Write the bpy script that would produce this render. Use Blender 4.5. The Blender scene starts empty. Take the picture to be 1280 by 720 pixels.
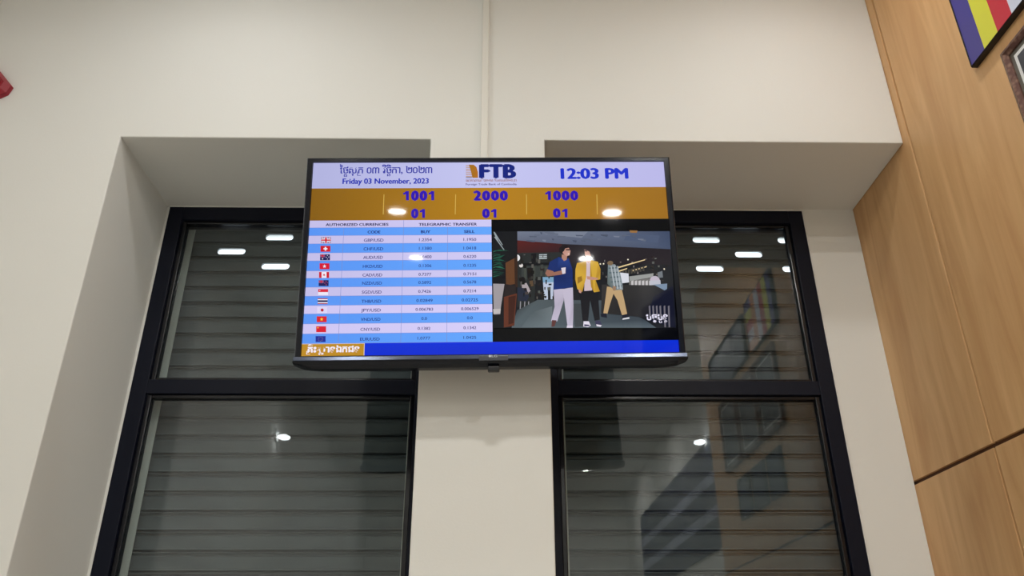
import bpy, bmesh, math, random
from mathutils import Matrix, Vector
random.seed(7)
SC = bpy.context.scene
COL = SC.collection
# ------------------------------------------------------------------ camera
F_PX, YAW, PITCH, ROLL = 1003.25, 0.0196, 0.458, -0.0037
CAM = Vector((0.0, -2.35, 1.5))
def cam_axes():
    cy, sy, cp, sp = math.cos(YAW), math.sin(YAW), math.cos(PITCH), math.sin(PITCH)
    f = Vector((sy*cp, cy*cp, sp)); r = Vector((cy, -sy, 0)); u = r.cross(f)
    c, s = math.cos(ROLL), math.sin(ROLL)
    return r*c + u*s, u*c - r*s, f
RX, UP, FW = cam_axes()
cd = bpy.data.cameras.new('camera'); cam = bpy.data.objects.new('camera', cd); COL.objects.link(cam)
cd.sensor_width = 36; cd.lens = F_PX/1280*36; cd.clip_start = 0.02; cd.clip_end = 100
cam.matrix_world = Matrix(((RX.x, UP.x, -FW.x, CAM.x), (RX.y, UP.y, -FW.y, CAM.y), (RX.z, UP.z, -FW.z, CAM.z), (0, 0, 0, 1)))
SC.camera = cam
def ray(px, py): return RX*((px-640)/F_PX) + UP*((360-py)/F_PX) + FW
# ------------------------------------------------------------------ world, exposure, lamp strength
w = bpy.data.worlds.new('world'); SC.world = w; w.use_nodes = True
w.node_tree.nodes['Background'].inputs[0].default_value = (0.90, 0.95, 1.0, 1)   # bright midday haze outside the shutters
w.node_tree.nodes['Background'].inputs[1].default_value = 3.0
SC.view_settings.view_transform = 'Standard'; SC.view_settings.look = 'None'
SC.view_settings.exposure = 0.0; SC.view_settings.gamma = 1.0; SC.view_settings.use_curve_mapping = False
L_FRONT, L_ROUND, L_LEFT = 98.0, 410.0, 200.0        # radiance of the lamps' diffusers
# ------------------------------------------------------------------ helpers
def lin(c):
    def f(v):
        v /= 255.0
        return v/12.92 if v <= 0.04045 else ((v+0.055)/1.055)**2.4
    return (f(c[0]), f(c[1]), f(c[2]), 1.0)
def mat(name, color, rough=0.5, metal=0.0, spec=0.5, emit=None, strength=0.0):
    m = bpy.data.materials.new(name); m.use_nodes = True
    b = m.node_tree.nodes['Principled BSDF']
    b.inputs['Base Color'].default_value = color; b.inputs['Roughness'].default_value = rough
    b.inputs['Metallic'].default_value = metal; b.inputs['Specular IOR Level'].default_value = spec
    if emit: b.inputs['Emission Color'].default_value = emit; b.inputs['Emission Strength'].default_value = strength
    return m
def mesh_obj(name, bm, m, parent=None, smooth=False):
    me = bpy.data.meshes.new(name); bmesh.ops.recalc_face_normals(bm, faces=bm.faces[:]); bm.to_mesh(me); bm.free()
    if smooth:
        for p in me.polygons: p.use_smooth = True
    me.materials.append(m)
    o = bpy.data.objects.new(name, me); COL.objects.link(o)
    if parent: o.parent = parent
    return o
def thing(name, label=None, cat=None, loc=(0, 0, 0), group=None, kind=None):
    o = bpy.data.objects.new(name, None); COL.objects.link(o); o.location = loc; o.empty_display_size = 0.1
    tag(o, label, cat, group, kind); return o
def tag(o, label=None, cat=None, group=None, kind=None):
    if label: o['label'] = label
    if cat: o['category'] = cat
    if group: o['group'] = group
    if kind: o['kind'] = kind
    return o
def add_box(bm, x0, x1, y0, y1, z0, z1, bev=0.0):
    vs = [bm.verts.new((x, y, z)) for x in (x0, x1) for y in (y0, y1) for z in (z0, z1)]
    fs = [bm.faces.new([vs[i] for i in q]) for q in ((0, 1, 3, 2), (4, 6, 7, 5), (0, 4, 5, 1), (2, 3, 7, 6), (0, 2, 6, 4), (1, 5, 7, 3))]
    if bev:
        es = list({e for f in fs for e in f.edges})
        bmesh.ops.bevel(bm, geom=es, offset=bev, segments=2, profile=0.5, affect='EDGES')
def box(name, x0, x1, y0, y1, z0, z1, m, parent=None, bev=0.0):
    bm = bmesh.new(); add_box(bm, x0, x1, y0, y1, z0, z1, bev); return mesh_obj(name, bm, m, parent)
def extrude_poly(bm, pts, axis, a, b):
    """pts: closed outline in the two other axes; extruded from a to b along axis"""
    def P(p, t):
        if axis == 'x': return (t, p[0], p[1])
        if axis == 'y': return (p[0], t, p[1])
        return (p[0], p[1], t)
    A = [bm.verts.new(P(p, a)) for p in pts]; B = [bm.verts.new(P(p, b)) for p in pts]
    n = len(pts)
    bm.faces.new(A); bm.faces.new(B[::-1])
    for i in range(n): bm.faces.new((A[i], B[i], B[(i+1) % n], A[(i+1) % n]))
def nt(m): return m.node_tree.nodes, m.node_tree.links
# ------------------------------------------------------------------ materials
def paint(name, color, bump=0.12, scale=140, rough=0.62):
    m = mat(name, color, rough, spec=0.3); N, L = nt(m); b = N['Principled BSDF']
    tc = N.new('ShaderNodeTexCoord'); n1 = N.new('ShaderNodeTexNoise'); n1.inputs['Scale'].default_value = scale
    n1.inputs['Detail'].default_value = 4; L.new(tc.outputs['Object'], n1.inputs['Vector'])
    n2 = N.new('ShaderNodeTexNoise'); n2.inputs['Scale'].default_value = 1.6; L.new(tc.outputs['Object'], n2.inputs['Vector'])
    mx = N.new('ShaderNodeMix'); mx.data_type = 'RGBA'
    mx.inputs['A'].default_value = tuple(c*0.96 for c in color[:3]) + (1,); mx.inputs['B'].default_value = color
    L.new(n2.outputs['Fac'], mx.inputs['Factor']); L.new(mx.outputs['Result'], b.inputs['Base Color'])
    bp = N.new('ShaderNodeBump'); bp.inputs['Strength'].default_value = bump; bp.inputs['Distance'].default_value = 0.002
    L.new(n1.outputs['Fac'], bp.inputs['Height']); L.new(bp.outputs['Normal'], b.inputs['Normal'])
    return m
M_WALL = paint('white_wall_paint', lin((231, 230, 224)))
M_CEIL = paint('ceiling_paint', lin((232, 230, 226)))
M_FLOOR = paint('floor_tile', lin((198, 196, 190)), 0.02, 30, 0.3)
def wood(name):
    m = mat(name, lin((196, 158, 114)), 0.42, spec=0.35); N, L = nt(m); b = N['Principled BSDF']
    tc = N.new('ShaderNodeTexCoord'); oi = N.new('ShaderNodeObjectInfo')
    mp = N.new('ShaderNodeMapping'); mp.inputs['Scale'].default_value = (1, 7.0, 0.75)
    ad = N.new('ShaderNodeVectorMath'); ad.operation = 'ADD'
    sc = N.new('ShaderNodeVectorMath'); sc.operation = 'SCALE'; sc.inputs['Scale'].default_value = 13.0
    cb = N.new('ShaderNodeCombineXYZ'); L.new(oi.outputs['Random'], cb.inputs['X']); L.new(oi.outputs['Random'], cb.inputs['Y'])
    L.new(cb.outputs['Vector'], sc.inputs[0]); L.new(tc.outputs['Object'], mp.inputs['Vector'])
    L.new(mp.outputs['Vector'], ad.inputs[0]); L.new(sc.outputs['Vector'], ad.inputs[1])
    n1 = N.new('ShaderNodeTexNoise'); n1.inputs['Scale'].default_value = 2.2; n1.inputs['Detail'].default_value = 5
    n1.inputs['Distortion'].default_value = 0.8; L.new(ad.outputs['Vector'], n1.inputs['Vector'])
    mp2 = N.new('ShaderNodeMapping'); mp2.inputs['Scale'].default_value = (1, 90.0, 2.6)
    L.new(ad.outputs['Vector'], mp2.inputs['Vector'])
    n2 = N.new('ShaderNodeTexNoise'); n2.inputs['Scale'].default_value = 1.0; n2.inputs['Detail'].default_value = 3
    L.new(mp2.outputs['Vector'], n2.inputs['Vector'])
    cr = N.new('ShaderNodeValToRGB')
    e = cr.color_ramp.elements
    e[0].position = 0.30; e[0].color = lin((198, 150, 100)); e[1].position = 0.72; e[1].color = lin((222, 179, 127))
    L.new(n1.outputs['Fac'], cr.inputs['Fac'])
    mx = N.new('ShaderNodeMix'); mx.data_type = 'RGBA'; mx.blend_type = 'MULTIPLY'; mx.inputs['Factor'].default_value = 0.09
    L.new(cr.outputs['Color'], mx.inputs['A']); L.new(n2.outputs['Color'], mx.inputs['B'])
    rg = N.new('ShaderNodeMapRange'); rg.inputs['To Min'].default_value = 0.55; rg.inputs['To Max'].default_value = 1.25
    L.new(n2.outputs['Fac'], rg.inputs['Value'])
    L.new(rg.outputs['Result'], mx.inputs['B'])
    L.new(mx.outputs['Result'], b.inputs['Base Color'])
    return m
M_WOOD = wood('maple_laminate')
M_GROOVE = mat('laminate_groove', lin((96, 62, 38)), 0.7)
M_FRAME = mat('dark_navy_aluminium', lin((13, 17, 31)), 0.42, spec=0.2)
M_BEAD = mat('black_glazing_gasket', lin((9, 10, 18)), 0.22, spec=0.5)
M_SEAL = mat('white_silicone', lin((225, 224, 218)), 0.45)
M_RAIL = mat('galvanised_guide_rail', lin((228, 225, 212)), 0.5, spec=0.4)
def slat_mat():
    m = mat('grey_shutter_slat', lin((140, 141, 137)), 0.45, spec=0.4); N, L = nt(m); b = N['Principled BSDF']
    tc = N.new('ShaderNodeTexCoord'); mp = N.new('ShaderNodeMapping'); mp.inputs['Scale'].default_value = (2.0, 1, 9)
    n = N.new('ShaderNodeTexNoise'); n.inputs['Scale'].default_value = 2.5; n.inputs['Detail'].default_value = 5
    L.new(tc.outputs['Object'], mp.inputs['Vector']); L.new(mp.outputs['Vector'], n.inputs['Vector'])
    cr = N.new('ShaderNodeValToRGB'); e = cr.color_ramp.elements
    e[0].position = 0.3; e[0].color = lin((98, 102, 103)); e[1].position = 0.7; e[1].color = lin((116, 120, 120))
    L.new(n.outputs['Fac'], cr.inputs['Fac']); L.new(cr.outputs['Color'], b.inputs['Base Color'])
    return m
M_SLAT = slat_mat()
def glass_mat():
    m = bpy.data.materials.new('window_glass'); m.use_nodes = True; N, L = nt(m); N.clear()
    out = N.new('ShaderNodeOutputMaterial'); mix = N.new('ShaderNodeMixShader')
    tr = N.new('ShaderNodeBsdfTransparent'); tr.inputs['Color'].default_value = (0.83, 0.87, 0.88, 1)
    gl = N.new('ShaderNodeBsdfGlossy'); gl.inputs['Roughness'].default_value = 0.0; gl.inputs['Color'].default_value = (1, 1, 1, 1)
    fr = N.new('ShaderNodeFresnel'); ge = N.new('ShaderNodeNewGeometry')
    ior = N.new('ShaderNodeMapRange'); ior.inputs['To Min'].default_value = 1.55; ior.inputs['To Max'].default_value = 1/1.55
    L.new(ge.outputs['Backfacing'], ior.inputs['Value']); L.new(ior.outputs['Result'], fr.inputs['IOR'])
    L.new(fr.outputs['Fac'], mix.inputs['Fac']); L.new(tr.outputs[0], mix.inputs[1]); L.new(gl.outputs[0], mix.inputs[2])
    L.new(mix.outputs[0], out.inputs['Surface'])
    return m
M_GLASS = glass_mat()
M_ROUND = mat('round_lamp_diffuser', (0.8, 0.8, 0.8, 1), 0.5, emit=(1.0, 0.985, 0.95, 1), strength=L_ROUND)
M_LEFT = mat('dim_left_lamp_diffuser', (0.8, 0.8, 0.8, 1), 0.5, emit=(1.0, 0.985, 0.95, 1), strength=L_LEFT)
M_FRONT = mat('dimmed_round_lamp_diffuser', (0.8, 0.8, 0.8, 1), 0.5, emit=(0.97, 0.985, 1.0, 1), strength=L_FRONT)
M_WLAMP = mat('wall_lamp_diffuser', (0.8, 0.8, 0.8, 1), 0.5, emit=(0.95, 0.98, 1.0, 1), strength=14.0)
M_LRIM = mat('white_lamp_rim', lin((235, 235, 232)), 0.4)
M_TVBLK = mat('piano_black_plastic', lin((18, 21, 29)), 0.14, spec=0.32)
M_TVBACK = mat('black_textured_plastic', lin((20, 21, 25)), 0.45)
M_TVEDGE = mat('polished_grey_trim', lin((120, 126, 138)), 0.16, metal=0.9)
M_TVCHIN = mat('gunmetal_chin', lin((78, 84, 98)), 0.2, metal=0.85)
M_STEEL = mat('black_bracket_steel', lin((30, 30, 32)), 0.5, metal=0.3)
M_TRUNK = mat('white_trunking_plastic', lin((226, 223, 214)), 0.45)
M_RED = mat('red_plastic', lin((150, 22, 40)), 0.3, spec=0.5)
M_DKRED = mat('dark_red_plastic', lin((84, 8, 20)), 0.35)
# ------------------------------------------------------------------ the setting (metres; y = 0 is the face of the wall with the windows)
XL, XR, ZT, RV = -1.346, 1.467, 3.2516, 0.458
PL, PR, WL, WR = -0.2434, 0.1646, -1.336, 1.252
X_LEFT, X_RIGHT, Y_BACK, Z_CEIL, Z_SILL = -1.94, 1.95, -9.0, 4.1, 0.9
WOOD_END = -2.07
def grid_wall(name, xs, zs, holes, y0, y1, m):
    bm = bmesh.new(); V = {}
    def v(i, j, y):
        k = (i, j, y)
        if k not in V: V[k] = bm.verts.new((xs[i], y, zs[j]))
        return V[k]
    nx, nz = len(xs)-1, len(zs)-1
    solid = lambda i, j: 0 <= i < nx and 0 <= j < nz and (i, j) not in holes
    for i in range(nx):
        for j in range(nz):
            if not solid(i, j): continue
            for y in (y0, y1): bm.faces.new((v(i, j, y), v(i+1, j, y), v(i+1, j+1, y), v(i, j+1, y)))
            for (di, dj, a, b) in ((-1, 0, (i, j), (i, j+1)), (1, 0, (i+1, j), (i+1, j+1)), (0, -1, (i, j), (i+1, j)), (0, 1, (i, j+1), (i+1, j+1))):
                if not solid(i+di, j+dj): bm.faces.new((v(*a, y0), v(*b, y0), v(*b, y1), v(*a, y1)))
    o = mesh_obj(name, bm, m)
    bv = o.modifiers.new('soft_plaster_edges', 'BEVEL'); bv.width = 0.004; bv.segments = 2; bv.limit_method = 'ANGLE'; bv.angle_limit = 0.7
    return tag(o, kind='structure')
grid_wall('wall_front', [X_LEFT-0.2, XL, PL, PR, XR-0.0005], [-0.1, Z_SILL, ZT, Z_CEIL+0.15], {(1, 1), (3, 1)}, 0.0, 0.72, M_WALL)
tag(box('wall_recess', WR, XR-0.001, RV, 0.553, Z_SILL, ZT, M_WALL), kind='structure')
tag(box('wall_left', X_LEFT-0.2, X_LEFT, Y_BACK, 0.0, 0, Z_CEIL, M_WALL), kind='structure')
tag(box('wall_back', X_LEFT-0.2, X_RIGHT+0.2, Y_BACK-0.2, Y_BACK, 0, Z_CEIL, M_WALL), kind='structure')
tag(box('wall_side', X_RIGHT, X_RIGHT+0.2, Y_BACK, WOOD_END, 0, Z_CEIL, M_WALL), kind='structure')
tag(box('floor', X_LEFT-0.2, X_RIGHT+0.2, Y_BACK-0.2, 0.0, -0.1, 0, M_FLOOR), kind='structure')
tag(box('ceiling', X_LEFT-0.2, X_RIGHT+0.2, Y_BACK-0.2, 0.0, Z_CEIL, Z_CEIL+0.15, M_CEIL), kind='structure')
# the wood-panelled wall on the right: backing with one object per laminate panel
wall_right = tag(box('wall_right', XR+0.012, X_RIGHT, WOOD_END+0.012, 0.72, 0, Z_CEIL, M_GROOVE), kind='structure')
YC = [RV-0.001+0.26, -0.043, -1.263, WOOD_END]
ZR = [0.0, 2.128, Z_CEIL]
for i in range(3):
    for j in range(2):
        gv, gh = 0.0048, 0.0068
        y1, y0 = YC[i] - (gv if i else 0), YC[i+1] + (gv if i < 2 else -0.0)
        z0, z1 = ZR[j] + (gh if j else 0.0), ZR[j+1] - (gh if j < 1 else 0)
        bm = bmesh.new(); add_box(bm, XR, XR+0.012, y0, y1, z0, z1, 0.0012)
        mesh_obj('panel', bm, M_WOOD, wall_right)
bm = bmesh.new(); add_box(bm, XR+0.012, X_RIGHT, WOOD_END, WOOD_END+0.012, 0, Z_CEIL, 0.001)
mesh_obj('end_panel', bm, M_WOOD, wall_right)
# ------------------------------------------------------------------ windows
FACE, BEAD, YF1, GY = 0.058, 0.018, 0.545, 0.490
TR0, TR1 = 2.451, 2.505
def member(name, x0, x1, z0, z1, y0, parent, m, bev=0.002): return box(name, x0, x1, y0, YF1, z0, z1, m, parent, bev)
def window(name, x0, x1, left_gap):
    w_ = thing(name, kind='structure')
    zt, zb = ZT-0.006, Z_SILL+0.004
    member('jamb', x0, x0+FACE, zb, zt, RV, w_, M_FRAME); member('jamb', x1-FACE, x1, zb, zt, RV, w_, M_FRAME)
    member('head_rail', x0+FACE, x1-FACE, zt-FACE, zt, RV+0.0004, w_, M_FRAME)
    member('transom', x0+FACE, x1-FACE, TR0, TR1, RV+0.0008, w_, M_FRAME)
    member('bottom_rail', x0+FACE, x1-FACE, zb, zb+FACE+0.02, RV+0.0004, w_, M_FRAME)
    for (z0, z1) in ((zb+FACE+0.02, TR0), (TR1, zt-FACE)):
        a, b = x0+FACE, x1-FACE
        yb = RV+0.014
        for (nm, q) in (('glazing_bead', (a, a+BEAD, z0, z1)), ('glazing_bead', (b-BEAD, b, z0, z1)), ('glazing_bead', (a+BEAD, b-BEAD, z1-0.014, z1)), ('glazing_bead', (a+BEAD, b-BEAD, z0, z0+0.012))):
            bm = bmesh.new(); add_box(bm, q[0], q[1], yb, GY-0.0035, q[2], q[3], 0.003); mesh_obj(nm, bm, M_BEAD, w_)
        box('glass_pane', a+0.004, b-0.004, GY-0.003, GY+0.003, z0+0.003, z1-0.003, M_GLASS, w_)
    # white silicone lines where the frame meets the plaster
    s = 0.007
    box('sealant', x0-(0.0095 if left_gap else 0.0), x0+0.0005, RV-0.0015, RV+0.02, zb, zt, M_SEAL, w_, 0.001) if left_gap else None
    box('sealant', x0, x1, RV-0.0015, RV+0.02, zt-0.0005, ZT-0.0005, M_SEAL, w_, 0.001)
    if not left_gap: box('sealant', x1-0.0005, x1+s, RV-0.003, RV+0.0, zb, zt, M_SEAL, w_, 0.001)
    return w_
window('window_1', WL, PL, True)
window('window_2', PR, WR, False)
# ------------------------------------------------------------------ roller shutters outside the glass
PITCH_S, ZJ, YS = 0.0688, 3.162, 0.60
FS0, FS1, FY = -0.0225, -0.0625, 0.0014           # the flat band of a slat, where the oblong holes are punched
PROF = [(0.012, 0.0), (0.012, -0.0042), (0.001, -0.0056), (-0.0050, -0.0105), (0.0040, -0.0132), (0.0055, -0.0180), (FY, FS0), (FY, FS1), (-0.0018, -PITCH_S+0.0008), (0.0125, -PITCH_S+0.0008), (0.0125, -PITCH_S-0.006), (0.0155, -PITCH_S-0.006), (0.0155, -PITCH_S+0.001), (0.012, -PITCH_S+0.003)]
def slat_mesh(xa, xb, holes):
    bm = bmesh.new()
    def strip(y0, z0, y1, z1):
        v = [bm.verts.new(p) for p in ((xa, y0, z0), (xa, y1, z1), (xb, y1, z1), (xb, y0, z0))]; bm.faces.new(v)
    for (y0, z0), (y1, z1) in zip(PROF, PROF[1:]):
        if z0 == FS0 and holes: continue
        strip(y0, z0, y1, z1)
    bm.faces.new([bm.verts.new((xa, y, z)) for y, z in PROF]); bm.faces.new([bm.verts.new((xb, y, z)) for y, z in PROF][::-1])
    if not holes:
        strip(0.012, -PITCH_S+0.003, 0.012, 0.0); return bm
    strip(0.012, -PITCH_S+0.003, 0.012, FS1); strip(0.012, FS0, 0.012, 0.0)
    loops = {}
    for y in (FY, 0.012):
        edges = []
        def loop(pts):
            v = [bm.verts.new((p[0], y, p[1])) for p in pts]
            for a, b in zip(v, v[1:]+v[:1]): edges.append(bm.edges.new((a, b)))
            return v
        xs = sorted(holes); cuts = [xa] + [(a+b)/2 for a, b in zip(xs, xs[1:])] + [xb]
        loops[y] = []
        for h, c0, c1 in zip(xs, cuts, cuts[1:]):
            edges = []; loop([(c0, FS0), (c1, FS0), (c1, FS1), (c0, FS1)])
            loops[y].append(loop([(h+p[0], (FS0+FS1)/2+p[1]) for p in stadium(0.116, 0.0285)]))
            bmesh.ops.triangle_fill(bm, use_beauty=True, use_dissolve=False, edges=edges)
    for A, B in zip(loops[FY], loops[0.012]):
        for k in range(len(A)): bm.faces.new((A[k], A[(k+1) % len(A)], B[(k+1) % len(A)], B[k]))
    return bm
def stadium(lx, ly, n=8):
    r = ly/2; pts = []
    for k in range(n+1):
        a = -math.pi/2 + math.pi*k/n; pts.append((lx/2-r+r*math.cos(a), r*math.sin(a)))
    for k in range(n+1):
        a = math.pi/2 + math.pi*k/n; pts.append((-lx/2+r+r*math.cos(a), r*math.sin(a)))
    return pts
def shutter(label, x0, x1, rows):
    xm = (x0+x1)/2
    t = thing('roller_shutter', label, 'shutter', (xm, YS, Z_SILL), 'roller shutters behind the glass')
    L0 = Matrix.Translation(Vector((-xm, -YS, -Z_SILL)))
    def part(nm, bm, m):
        bmesh.ops.transform(bm, matrix=L0, verts=bm.verts[:]); return mesh_obj(nm, bm, m, t)
    xa, xb = x0+0.030-xm, x1-0.030-xm
    z = ZJ + PITCH_S; k = -1; first = None
    while z - PITCH_S > Z_SILL:
        hs = [x-xm for x in rows.get(k, ()) if xa+0.06 < x-xm < xb-0.06]
        if hs: o = mesh_obj('slat', slat_mesh(xa, xb, hs), M_SLAT, t); o['label'] = 'slat with oblong daylight holes'
        elif first is None: o = first = mesh_obj('slat', slat_mesh(xa, xb, []), M_SLAT, t)
        else: o = first.copy(); COL.objects.link(o); o.parent = t
        o.location = (0, 0, z-Z_SILL); z -= PITCH_S; k += 1
    bm = bmesh.new(); add_box(bm, xa+xm, xb+xm, YS-0.004, YS+0.014, Z_SILL+0.001, z, 0.003); part('bottom_bar', bm, M_SLAT)
    for (a, b, sgn) in ((x0+0.001, x0+0.088, 1), (x1-0.088, x1-0.001, -1)):       # U-channels that hold the slat ends
        bm = bmesh.new(); yo, yi, th = YS-0.042, YS+0.03, 0.004
        pts = [(a, yo), (b, yo), (b, yo+th), (a+th, yo+th), (a+th, yi-th), (b, yi-th), (b, yi), (a, yi)]
        if sgn < 0: pts = [(a+b-x, y) for x, y in pts][::-1]
        extrude_poly(bm, pts, 'z', Z_SILL+0.0015, ZT-0.0015); part('guide_rail', bm, M_RAIL)
    return t
HL, HR = [-0.92+0.363*i for i in range(-1, 3)], [0.884+0.363*i for i in range(-2, 2)]
HL2, HR2 = [-1.111+0.363*i for i in range(0, 4)], [1.056+0.363*i for i in range(-2, 1)]
shutter('grey slatted roller shutter behind the window left of the pillar', XL, PL, {-1: HL, 0: HL2, 1: HL})
shutter('grey slatted roller shutter behind the window beside the wood wall', PR, WR+0.13, {-1: HR, 0: HR2, 1: HR})
# ------------------------------------------------------------------ ceiling lamps
def round_lamp(x, y, label):
    t = thing('downlight', label, 'ceiling light', (x, y, Z_CEIL), 'round ceiling lights deeper in the room')
    n = 28; bm = bmesh.new()
    prof = [(0.100, -0.0005), (0.100, -0.008), (0.082, -0.012), (0.082, -0.0005)]
    R = [[bm.verts.new((r*math.cos(2*math.pi*i/n), r*math.sin(2*math.pi*i/n), z)) for i in range(n)] for r, z in prof]
    for a in range(4):
        for i in range(n): bm.faces.new((R[a][i], R[a][(i+1) % n], R[(a+1) % 4][(i+1) % n], R[(a+1) % 4][i]))
    mesh_obj('rim', bm, M_LRIM, t)
    bm = bmesh.new(); R = []
    for k in range(6):
        a = k/6*math.pi/2; R.append([bm.verts.new((0.080*math.cos(a)*math.cos(2*math.pi*i/n), 0.080*math.cos(a)*math.sin(2*math.pi*i/n), -0.002-0.014*math.sin(a))) for i in range(n)])
    for k in range(5):
        for i in range(n): bm.faces.new((R[k][i], R[k][(i+1) % n], R[k+1][(i+1) % n], R[k+1][i]))
    bm.faces.new(R[5]); bm.faces.new(R[0][::-1]); mesh_obj('diffuser', bm, M_FRONT if y > -1 else (M_LEFT if x < 0 else M_ROUND), t, True)
RD = [(-0.97, -0.75, 'round ceiling lamp above the window left of the pillar'),
      (1.08, -0.75, 'round ceiling lamp above the window beside the wood wall'),
      (0.05, -1.90, 'added round fill lamp in the middle, between the first two rows'),  # unseen lamp, added to brighten the left side of the window recess
      (-0.97, -3.00, 'round ceiling lamp of the second row, on the left'),
      (1.08, -3.00, 'round ceiling lamp of the second row, on the right'),
      (-0.87, -5.28, 'round ceiling lamp mirrored on the gold band left of the number 01'),
      (1.17, -5.22, 'round ceiling lamp mirrored on the gold band at its right end'),
      (-0.87, -7.53, 'round ceiling lamp mirrored faintly on the currency table'),
      (1.21, -7.47, 'round ceiling lamp mirrored faintly on the video picture')]
for a in RD: round_lamp(*a)
def wall_lamp(x, y, z, sgn, label):
    t = thing('wall_lamp', label, 'wall lamp', (x, y, z), 'small wall lamps deeper in the room')
    bm = bmesh.new(); add_box(bm, min(0.0005*sgn, 0.02*sgn), max(0.0005*sgn, 0.02*sgn), -0.05, 0.05, -0.03, 0.06, 0.004); mesh_obj('backplate', bm, M_LRIM, t)
    n = 20; bm = bmesh.new(); R = []
    for k in range(1, 8):
        a = k/8*math.pi; R.append([bm.verts.new((sgn*0.075+0.055*math.sin(a)*math.cos(2*math.pi*i/n), 0.075*math.sin(a)*math.sin(2*math.pi*i/n), 0.02*math.cos(a))) for i in range(n)])
    for k in range(6):
        for i in range(n): bm.faces.new((R[k][i], R[k][(i+1) % n], R[k+1][(i+1) % n], R[k+1][i]))
    bm.faces.new(R[0]); bm.faces.new(R[-1][::-1]); mesh_obj('diffuser', bm, M_WLAMP, t, True)
wall_lamp(X_LEFT, -3.58, 3.44, 1, 'small wall lamp mirrored alone in the lower glass left of the pillar')
wall_lamp(X_RIGHT, -3.94, 3.50, -1, 'small wall lamp mirrored alone in the lower glass beside the wood wall')
# ------------------------------------------------------------------ television
TVW, TVH = 1.10, 1.10*9/16
TVM = Matrix.Translation((-0.0223, -0.2187, 2.6622)) @ Matrix.Rotation(math.radians(0.541), 4, 'Z') @ Matrix.Rotation(math.radians(8.607), 4, 'X') @ Matrix.Rotation(math.radians(-1.0456), 4, 'Y')
TVI = TVM.inverted()
tv = thing('television', 'black wall-mounted television showing exchange rates and a video', 'television'); tv.matrix_world = TVM
def S(px, py):
    """photo pixel -> point (X, Z) of the screen plane in the television's own coordinates"""
    o = TVI @ CAM; d = TVI.to_3x3() @ ray(px, py); t = -o.y/d.y
    return (o.x + d.x*t, o.z + d.z*t)
def ring(name, outer, inner, y0, y1, m, bev=0.0):
    (ax0, ax1, az0, az1), (bx0, bx1, bz0, bz1) = outer, inner
    bm = bmesh.new()
    O = [(ax0, az0), (ax1, az0), (ax1, az1), (ax0, az1)]; I = [(bx0, bz0), (bx1, bz0), (bx1, bz1), (bx0, bz1)]
    R = [[bm.verts.new((p[0], y, p[1])) for p in q] for q, y in ((O, y1), (O, y0), (I, y0), (I, y1))]
    for a in range(4):
        for i in range(4): bm.faces.new((R[a][i], R[a][(i+1) % 4], R[(a+1) % 4][(i+1) % 4], R[(a+1) % 4][i]))
    if bev:
        es = [e for e in bm.edges if abs(e.verts[0].co.y-y0) < 1e-6 and abs(e.verts[1].co.y-y0) < 1e-6 and (e.verts[0] in R[1]) and (e.verts[1] in R[1])]
        bmesh.ops.bevel(bm, geom=es, offset=bev, segments=3, profile=0.5, affect='EDGES')
    return mesh_obj(name, bm, m, tv)
hx, hz = TVW/2, TVH/2
ring('bezel', (-hx-0.0165, hx+0.0165, -hz-0.003, hz+0.0135), (-hx, hx, -hz, hz), -0.007, 0.020, M_TVBLK, 0.004)
ring('edge_trim', (-hx-0.0185, hx+0.0185, -hz-0.004, hz+0.0155), (-hx-0.0160, hx+0.0160, -hz-0.002, hz+0.0130), 0.0, 0.024, M_TVEDGE, 0.0012)
# glossy chin under the picture: a strip leaning back, then a rounded dark lip that is deepest in the middle
bm = bmesh.new(); NX = 40; rows = []
for i in range(NX+1):
    u = -1 + 2*i/NX; x = u*(hx+0.0195)
    k = 1 - abs(u)**10; e = max(0.0, 1-((abs(u)-0.90)/0.10)**2)**0.5 if abs(u) > 0.90 else 1.0
    rows.append([bm.verts.new((x, y, z)) for y, z in ((-0.0065, -hz-0.0008), (-0.0072, -hz-0.0022), (-0.0098, -hz-0.0122), (-0.004, -hz-0.0145))])
for i in range(NX):
    for j in range(3): bm.faces.new((rows[i][j], rows[i+1][j], rows[i+1][j+1], rows[i][j+1]))
    bm.faces.new((rows[i][3], rows[i+1][3], rows[i+1][0], rows[i][0]))
bm.faces.new(rows[0]); bm.faces.new(rows[-1][::-1])
mesh_obj('chin_strip', bm, M_TVCHIN, tv)
bm = bmesh.new(); rows = []
for i in range(NX+1):
    u = -1 + 2*i/NX; x = u*(hx+0.023)
    e = 1.0 if abs(u) < 0.80 else math.sqrt(max(0.0, 1-((abs(u)-0.80)/0.20)**2))
    d = 0.006 + 0.017*e
    rows.append([bm.verts.new((x, y, z)) for y, z in ((-0.004, -hz-0.0142), (-0.001, -hz-0.0142-d*0.45), (0.010, -hz-0.0142-d*0.85), (0.026, -hz-0.0142-d), (0.045, -hz-0.0142-d*0.9), (0.045, -hz-0.006), (0.0, -hz-0.006))])
for i in range(NX):
    for j in range(7): bm.faces.new((rows[i][j], rows[i+1][j], rows[i+1][(j+1) % 7], rows[i][(j+1) % 7]))
bm.faces.new(rows[0]); bm.faces.new(rows[-1][::-1])
mesh_obj('lower_lip', bm, M_TVBLK, tv, False)
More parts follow.
